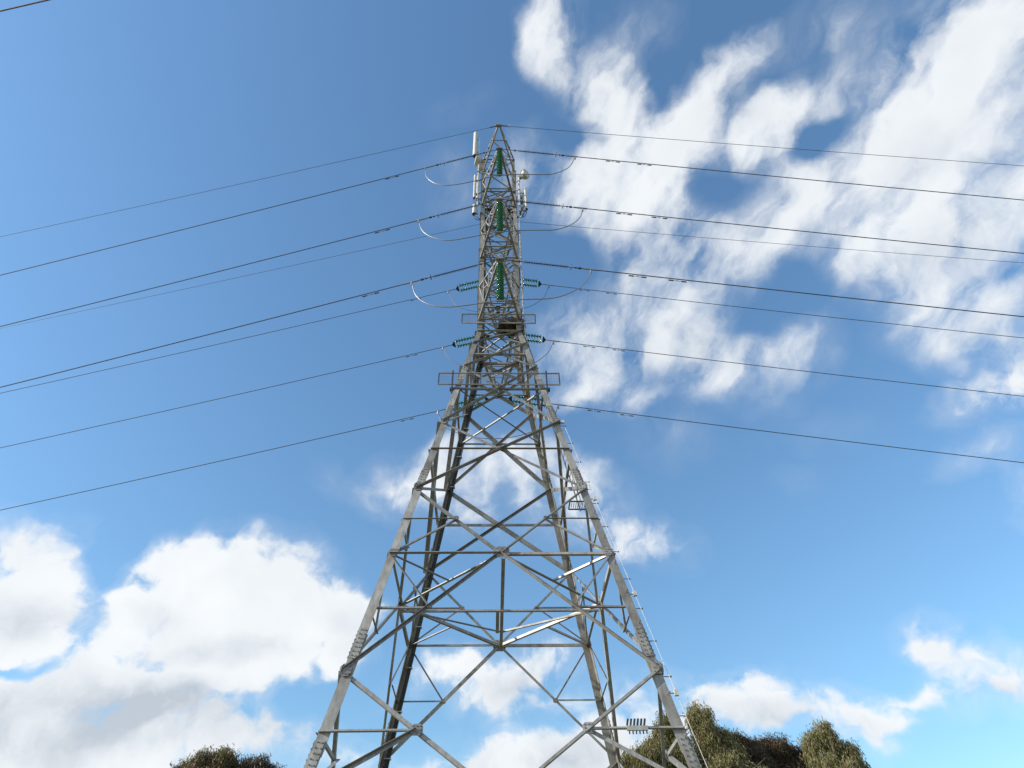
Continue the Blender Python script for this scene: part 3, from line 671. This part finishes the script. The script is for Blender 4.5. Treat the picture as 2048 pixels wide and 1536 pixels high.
for li, zt in enumerate(TIPS):
    # ---- near circuit
    hs = thing('hanging_insulator', '%s green glass insulator string hanging from the near %s crossarm' % (LV[li], POS[li]), 'insulator', (0, -ARM, zt - .06), 'green strings hanging from the near crossarms')
    MB().tube([(0, 0, .04), (0, 0, -.24)], .018, 6).box((0, 0, -.1), .05, .03, .1).obj('link', DARK, hs)
    M = Matrix.Rotation(math.pi, 3, 'X')
    for i in range(15):
        link('disc', disc_mesh(.14), hs, (0, 0, -.24 - (i + 1) * .147))
    for i in range(15): link('metal_cap', cap_me, hs, (0, 0, -.24 - (i + 1) * .147 + .01))
    MB().box((0, 0, -2.52), .30, .05, .06).tube([(0, 0, -2.44), (0, 0, -2.5)], .02, 6).obj('jumper_clamp', ALU, hs)
    for side in ('left', 'right'):
        s, ph, A = SIDE[side]; a = A['near']
        C = lambda t: cp(side, -ARM, zt, a, t)
        ti = thing('tension_insulator', 'slim dark ribbed insulator on the %s side of the near %s crossarm' % (side, POS[li]), 'insulator', C(0.08), 'slim dark tension insulators'); O = Vector(ti.location)
        d = (C(2.7) - C(.6)).normalized(); M = aim(d)
        MB().tube([C(.08) - O, C(.85) - O], .016, 6).box(C(.75) - O, .05, .09, .07, M).obj('link', DARK, ti)
        MB().tube([C(.85) - O, C(2.68) - O], .018, 8).obj('core', POLY, ti)
        mb = MB()
        for i in range(27):
            t_ = .95 + i * .062; r = .075 if i % 2 == 0 else .058
            mb.lathe([(.018, -.012), (r, -.002), (r, .004), (.018, .016)], 12, M, C(t_) - O)
        tag(mb.obj('sheds', POLY, ti), kind='stuff')
        mb = MB().lathe([(.10, -.015), (.118, 0), (.10, .015), (.085, 0), (.10, -.015)], 14, M, C(2.72) - O)
        mb.box(C(2.72) - O, .22, .02, .02, M); mb.box(C(2.72) - O, .02, .22, .02, M)
        mb.obj('grading_ring', DARK, ti)
        MB().tube([C(2.68) - O, C(3.2) - O], .016, 6).box(C(3.05) - O, .06, .06, .12, M).box(C(2.9) - O, .05, .04, .06, M).obj('shackle', DARK, ti)
        ts = [3.15, 3.6, 5, 8, 12, 18, 26, 36, 50, 70, 95, 125, 160, 200]
        co = thing('conductor', 'thick power line running %s from the near %s crossarm' % (side, POS[li]), 'power line', C(3.15), 'power lines on the near side'); O = Vector(co.location)
        MB().tube([C(t_) - O for t_ in ts], COND_R, 6).obj('wire', WIRE, co)
        MB().tube([C(3.2) - O, C(3.75) - O], .033, 8).obj('dead_end_clamp', ALU, co)
        for t_ in ((5.41, 6.89) if side == 'right' else (5.25,)):
            t_ -= .1 * li
            da = thing('vibration_damper', 'small double weighted damper under the %s near line, %s of the tower%s' % (LV[li], side, '' if side == 'left' else (', nearer one' if t_ < 6 else ', farther one')), 'damper', C(t_), 'vibration dampers')
            dd = (C(t_ + .2) - C(t_)).normalized(); Mx = aim(dd); dn = Vector((0, 0, -.12))
            MB().box(dn * .5, .03, .03, .05, Mx).tube([dn, dn * .1], .016, 5).obj('clamp', ALU, da)
            MB().tube([dn - dd * .24, dn + dd * .24], .007, 5).obj('messenger', DARK, da)
            for q in (-1, 1): MB().lathe([(.001, -.10), (.022, -.095), (.026, .08), (.018, .10), (.001, .102)], 8, Mx, dn + dd * .24 * q).obj('weight', DARK, da)
    # ---- far circuit: twin glass strings with triangular yokes
    for side in ('left', 'right'):
        s, ph, A = SIDE[side]; a = A['far']
        C = lambda t: cp(side, ARM, zt, a, t)
        ti = thing('twin_insulator', 'pair of green glass strings on the %s side of the far %s crossarm' % (side, POS[li]), 'insulator', C(.1), 'twin green strings on the far crossarms'); O = Vector(ti.location)
        d = (C(2.4) - C(.5)).normalized(); hor = Vector((-d.y, d.x, 0)).normalized() * (1 if s > 0 else -1)
        nn_ = d.cross(hor)
        MB().tube([C(.1) - O, C(.45) - O], .02, 6).obj('link', DARK, ti)
        for t_, o_ in ((.45, 1), (2.46, -1)):
            b_ = C(t_) - O; tri = [(0, 0), (o_ * .14, .20), (o_ * .19, .20), (o_ * .19, -.20), (o_ * .14, -.20)]
            MB().prism(b_ - nn_ * .02, b_ + nn_ * .02, tri, d, hor).obj('yoke', DARK, ti)
        for q in (-1, 1):
            disc_string(ti, C(.63) + hor * .175 * q, d, 11, .125)
        MB().tube([C(2.46) - O, C(2.75) - O], .018, 6).obj('shackle', DARK, ti)
        co = thing('conductor', 'thinner power line running %s from the far %s crossarm' % (side, POS[li]), 'power line', C(2.7), 'power lines on the far side'); O = Vector(co.location)
        ts = [2.7, 3.1, 5, 8, 12, 18, 26, 36, 50, 70, 95, 125, 160, 200]
        MB().tube([C(t_) - O for t_ in ts], .018, 6).obj('wire', WIRE, co)
        MB().tube([C(2.72) - O, C(3.15) - O], .03, 8).obj('dead_end_clamp', ALU, co)
        for t_ in ((4.83, 6.33) if side == 'right' else (4.76,)):
            t_ -= .2 * li
            da = thing('vibration_damper', 'small double weighted damper under the %s far line, %s of the tower%s' % (LV[li], side, '' if side == 'left' else (', nearer one' if t_ < 5.3 else ', farther one')), 'damper', C(t_), 'vibration dampers')
            dd = (C(t_ + .2) - C(t_)).normalized(); Mx = aim(dd); dn = Vector((0, 0, -.11))
            MB().box(dn * .5, .03, .03, .05, Mx).tube([dn, dn * .1], .016, 5).obj('clamp', ALU, da)
            MB().tube([dn - dd * .22, dn + dd * .22], .007, 5).obj('messenger', DARK, da)
            for q in (-1, 1): MB().lathe([(.001, -.09), (.02, -.085), (.024, .07), (.017, .09), (.001, .092)], 8, Mx, dn + dd * .22 * q).obj('weight', DARK, da)
# earth wires
for sy, nm in ((-1, 'near'), (1, 'far')):
    for side in ('left', 'right'):
        s, ph, A = SIDE[side]
        C = lambda t: cp(side, sy * EARM, ET, A['earth'], t)
        co = thing('earth_wire', 'thin earth wire running %s from the %s peak of the tower' % (side, nm), 'wire', C(.1), 'thin earth wires at the tower top'); O = Vector(co.location)
        MB().tube([C(t_) - O for t_ in (.1, 1, 3, 6, 12, 20, 30, 45, 65, 90, 125, 160, 200)], .0125, 5).obj('wire', WIRE, co)
        MB().tube([C(.1) - O, C(.5) - O], .03, 6).obj('clamp', DARK, co)
        if side == 'right': MB().lathe([(.02, -.03), (.1, -.02), (.1, .02), (.02, .03)], 10, aim(C(1) - C(.3)), C(.55) - O).obj('marker', WHITE, co)
# jumper loops below each pair of dead ends
JUMP = {
'near top': ([(-3.57,-3.18,31.40),(-3.45,-3.2,30.49),(-3.09,-3.27,29.8),(-2.62,-3.36,29.41),(-2.15,-3.45,29.26),(-1.35,-3.61,29.26),(-0.55,-3.76,29.41),(-0.15,-3.85,29.47)], [(0.15,-3.87,29.47),(1.17,-3.84,29.60),(1.98,-3.83,29.62),(2.57,-3.82,29.77),(3.26,-3.82,30.39),(3.62,-3.81,31.42)]),
'near middle': ([(-3.5,-3.2,26.68),(-3.34,-3.22,25.96),(-3.02,-3.28,25.37),(-2.46,-3.39,24.88),(-1.94,-3.49,24.69),(-1.22,-3.63,24.70),(-0.4,-3.79,24.76),(-.15,-3.86,24.75)], [(.15,-3.87,24.75),(0.83,-3.86,24.88),(1.65,-3.84,24.95),(2.27,-3.83,25.01),(2.92,-3.82,25.38),(3.39,-3.81,26.02),(3.55,-3.81,26.72)]),
'near bottom': ([(-3.4,-3.22,22.22),(-3.2,-3.25,21.42),(-2.87,-3.31,20.89),(-2.38,-3.41,20.51),(-1.82,-3.52,20.32),(-1.09,-3.66,20.28),(-0.4,-3.8,20.29),(-.15,-3.86,20.28)], [(.15,-3.87,20.28),(1.07,-3.86,20.37),(1.8,-3.84,20.45),(2.36,-3.84,20.67),(2.96,-3.83,21.14),(3.36,-3.82,21.8),(3.45,-3.81,22.28)]),
'far top': ([(-2.84,4.42,31.60),(-2.54,4.36,30.64),(-2.1,4.28,29.96),(-1.12,4.09,29.36),(-.3,3.93,29.10),(.5,3.91,29.15),(1.45,3.92,29.52),(2.01,3.93,29.88),(2.54,3.94,30.51),(2.87,3.93,31.55)],),
'far middle': ([(-2.87,4.42,26.88),(-2.65,4.38,26.24),(-2.31,4.32,25.73),(-1.79,4.22,25.27),(-.91,4.05,24.80),(-.1,3.93,24.62),(1.06,3.92,24.83),(1.82,3.93,25.24),(2.21,3.93,25.61),(2.57,3.94,26.1),(2.84,3.93,26.82)],),
'far bottom': ([(-2.85,4.42,22.42),(-2.58,4.37,21.57),(-2.09,4.28,21.07),(-1.14,4.09,20.56),(-.2,3.92,20.32),(.73,3.91,20.44),(1.5,3.92,20.73),(2.1,3.93,20.99),(2.47,3.94,21.45),(2.79,3.93,22.36)],)}
for k, segs in JUMP.items():
    j = thing('jumper_cable', 'slack jumper loop joining the two sides under the %s crossarm' % k, 'cable', segs[0][0], 'jumper loops under the crossarms'); O = Vector(j.location)
    for sg in segs:
        MB().tube([p - O for p in smooth_path(sg, 6)], .021 if 'near' in k else .015, 7).obj('loop', ALU if 'near' in k else WIRE, j, smooth=True)
        for p in (sg[0], sg[-1]):
            if abs(p[0]) > 1: MB().tube([Vector(p) - O, Vector(p) - O + Vector((0, 0, -.22))], .03, 7).obj('terminal', ALU, j)
# the wire that cuts the corner of the view belongs to another line passing overhead
dl = Vector((.979, -.204, 0)); p0 = Vector((-12.617, -13.12, 20.0))
pts = [p0 + dl * q + Vector((0, 0, .0003 * q * q)) for q in (-120, -80, -50, -30, -15, -8, 0, 8, 15, 30, 50, 80, 120)]
tag(MB().tube(pts, .02, 6).obj('overhead_wire', WIRE), 'single dark wire cutting across the top left corner of the sky', 'wire')

# ------------------------------------------------------------------ bracket with black glands on the low right cross strut
gb = thing('cable_bracket', 'pale plate with a row of six black stubs on the low right strut', 'bracket', (2.8, -3.86, 6.06))
MB().box((0, 0, -.02), .44, .05, .09).obj('plate', STEEL, gb)
for i in range(6):
    x = -.18 + i * .072
    Mt = Matrix.Rotation(R_(14), 3, 'Y') @ Matrix.Rotation(0, 3, 'X')
    MB().box((x - .012, 0, .10), .038, .04, .13, Mt).obj('stub', BLACK, gb)
    MB().box((x + .006, 0, -.10), .024, .03, .06).obj('peg', DARK, gb)

# ------------------------------------------------------------------ trees
def leaf_material(name, a, b, dry):
    m = material(name, a, .5, 0, b, 1.3, 0, spec=.35, col3=dry, n3=1.9)
    bs = m.node_tree.nodes['Principled BSDF']
    tr = m.node_tree.nodes.new('ShaderNodeBsdfTranslucent'); tr.inputs['Color'].default_value = (a[0] * 1.6, a[1] * 1.6, a[2], 1)
    ms = m.node_tree.nodes.new('ShaderNodeMixShader'); ms.inputs[0].default_value = .22
    out = m.node_tree.nodes['Material Output']
    m.node_tree.links.new(bs.outputs[0], ms.inputs[1]); m.node_tree.links.new(tr.outputs[0], ms.inputs[2]); m.node_tree.links.new(ms.outputs[0], out.inputs['Surface'])
    return m
LEAF_A = leaf_material('eucalypt_leaf', (.11, .115, .042), (.17, .16, .06), (.22, .11, .08))
LEAF_B = leaf_material('dark_leaf', (.055, .048, .026), (.095, .068, .037), (.19, .065, .06))
LEAF_C = leaf_material('pale_leaf', (.15, .15, .06), (.22, .20, .095), (.24, .15, .10))
LEAF_D = leaf_material('russet_leaf', (.09, .085, .035), (.14, .105, .05), (.22, .085, .07))
def tree(label, x, y, top, lobes, mat, seed, density=1.0, droop=.75, group='eucalypts standing beyond the tower'):
    """lobes: (dx, dy, height of the lobe centre, rx, rz)"""
    r = np.random.default_rng(seed); rr = random.Random(seed)
    t = thing('eucalyptus_tree', label, 'tree', (x, y, 0), group)
    mb = MB(); fork = top * .42
    tr = [(0, 0, -.1), (.15, .1, fork * .4), (-.1, .2, fork * .8), (0, .1, fork)]
    mb.tube(tr, [.34, .28, .24, .2], 9); mb.obj('trunk', BARK, t, smooth=True)
    mb = MB()
    for (dx, dy, hz, rx, rz) in lobes:
        p = [Vector((0, .1, fork * .9))]; e = Vector((dx, dy, hz)); n = 5
        for i in range(1, n + 1): q = i / n; p.append(Vector((0, .1, fork * .9)).lerp(e, q) + Vector((rr.gauss(0, .15), rr.gauss(0, .15), math.sin(q * 3.1) * .5)))
        mb.tube(p, [.16 - .125 * i / n for i in range(n + 1)], 6)
        for i in range(7):
            a = p[rr.randint(2, n)]; b = e + Vector((rr.gauss(0, rx * .5), rr.gauss(0, rx * .5), rr.uniform(-.2, .85) * rz))
            mb.tube([a, a.lerp(b, .5) + Vector((0, 0, .25)), b], [.05, .03, .01], 5)
    mb.obj('limbs', BARK, t, smooth=True)
    V = []
    base = list(lobes)
    for (dx, dy, hz, rx, rz) in base:      # small bosses of foliage break the outline of each big lobe
        for i in range(7):
            a = rr.uniform(0, 6.28); e = rr.uniform(-.2, 1.2); q = rr.uniform(.28, .46)
            lobes = lobes + [(dx + math.cos(a) * math.cos(e) * rx * .85, dy + math.sin(a) * math.cos(e) * rx * .85, hz + math.sin(e) * rz * .82, rx * q, rz * q)]
    for (dx, dy, hz, rx, rz) in lobes:
        # twig ends, gathered in small clumps through the outer part of the lobe
        nc = int((105 if rx > .75 else 190) * density * rx * rx) + 3
        u = r.normal(size=(nc, 3)); u /= np.linalg.norm(u, axis=1)[:, None]
        rad = r.uniform(.4, 1.0, nc) ** .6
        wob = 1 + .18 * np.sin(u[:, 0] * 5 + seed) * np.cos(u[:, 2] * 4 + seed * 2)
        cen = u * (rad * wob)[:, None] * np.array([rx, rx, rz]) + np.array([dx, dy, hz])
        for cpt_ in cen:
            k = r.integers(22, 44); cr = r.uniform(.12, .32)
            off = np.clip(r.normal(size=(k, 3)), -1.7, 1.7) * np.array([cr * .75, cr * .75, cr * 1.15])
            P = cpt_ + off
            dirn = r.normal(size=(k, 3)) * .38 + np.array([0, 0, -droop]); dirn /= np.linalg.norm(dirn, axis=1)[:, None]
            side = np.cross(dirn, r.normal(size=(k, 3))); side /= np.linalg.norm(side, axis=1)[:, None]
            ln = r.uniform(.18, .38, k)[:, None]; wd = r.uniform(.014, .027, k)[:, None]
            V.append(np.stack([P, P + dirn * ln * .45 + side * wd, P + dirn * ln, P + dirn * ln * .45 - side * wd], axis=1))
    V = np.concatenate(V); nq = len(V)
    me = bpy.data.meshes.new('crown'); me.vertices.add(nq * 4); me.vertices.foreach_set('co', V.reshape(-1).astype(np.float32))
    me.loops.add(nq * 4); me.loops.foreach_set('vertex_index', np.arange(nq * 4, dtype=np.int32))
    me.polygons.add(nq); me.polygons.foreach_set('loop_start', np.arange(0, nq * 4, 4, dtype=np.int32))
    me.update(calc_edges=True); me.materials.append(mat)
    link('crown', me, t)
    return t
# right hand group, from the tower leg outwards
tree('low bushy eucalypt showing between the two right legs', 9.4, 27, 15, [(-.5, 0, 12.9, 1.2, 1.2), (.9, .4, 13.2, 1.1, 1.3), (-1.3, .5, 11.9, 1.0, 1.0), (.3, -.5, 11.2, 1.7, 1.3)], LEAF_A, 11)
tree('olive eucalypt directly behind the near right leg', 11.1, 28, 16.4, [(.2, 0, 15.35, .75, .85), (-.35, .2, 13.9, 1.1, 1.3), (.8, -.2, 13.4, 1.1, 1.3), (.2, 0, 11.6, 1.8, 1.5)], LEAF_A, 12)
tree('tallest pale eucalypt with a rounded top beside the right leg', 13.5, 27.5, 17, [(0, 0, 15.9, .72, .85), (.15, .1, 14.5, .95, 1.2), (1.2, .3, 14.5, .65, .7), (1.5, .2, 13.6, .7, .8), (-.4, .2, 12.7, 1.4, 1.4), (.9, -.3, 12.2, 1.4, 1.3)], LEAF_C, 13, .9)
tree('dark dense tree left of centre in the right hand clump', 16.9, 30, 15.6, [(-.5, 0, 14.6, 1.0, .85), (.8, .3, 14.5, .9, .8), (.2, -.4, 13.0, 1.7, 1.4), (-1.2, .2, 12.8, 1.3, 1.2)], LEAF_B, 14, 1.3, .6)
tree('dark dense tree next to the loose pale one at the right end', 19.4, 30, 15.3, [(-.5, 0, 14.55, .8, .8), (.5, .2, 14.2, .8, .75), (1.6, .1, 13.9, .8, .8), (.2, -.3, 12.6, 1.7, 1.3)], LEAF_B, 15, 1.3, .6)
tree('loose pale eucalypt at the right end of the clump', 21.6, 28, 16, [(-.1, 0, 15.05, .6, .7), (-.9, .2, 14.55, .5, .6), (.5, .1, 14.35, .6, .6), (1.1, .1, 13.7, .65, .75), (1.6, .2, 12.9, .5, .7), (-.9, -.2, 12.9, .9, .9), (.2, -.3, 12.2, 1.1, 1.0), (.3, -.2, 10.9, 1.6, 1.2)], LEAF_C, 16, .75, 1.0)
tree('low olive eucalypt in front of the dark trees at right', 17.2, 26, 13.2, [(-1.6, 0, 11.3, 1.3, 1.1), (.6, 0, 10.8, 1.4, 1.0), (2.4, .3, 11.0, 1.2, 1.1)], LEAF_A, 17)
# left hand pair
tree('broad olive tree whose crown shows at the lower left', -17.7, 28, 14.7, [(.1, 0, 13.5, 1.15, 1.0), (-1.3, .3, 12.95, 1.0, .9), (1.2, .1, 13.0, .8, .8), (-.4, -.4, 11.9, 2.0, 1.4)], LEAF_D, 21, 1.2, group='eucalypts low at the left')
tree('smaller reddish olive tree right of its broad neighbour at lower left', -14.9, 28.2, 14.0, [(-.2, 0, 13.2, .9, .85), (.9, .3, 12.75, .7, .75), (1.7, .2, 12.4, .6, .6), (.2, -.4, 11.6, 1.6, 1.3)], LEAF_B, 22, 1.3, group='eucalypts low at the left')
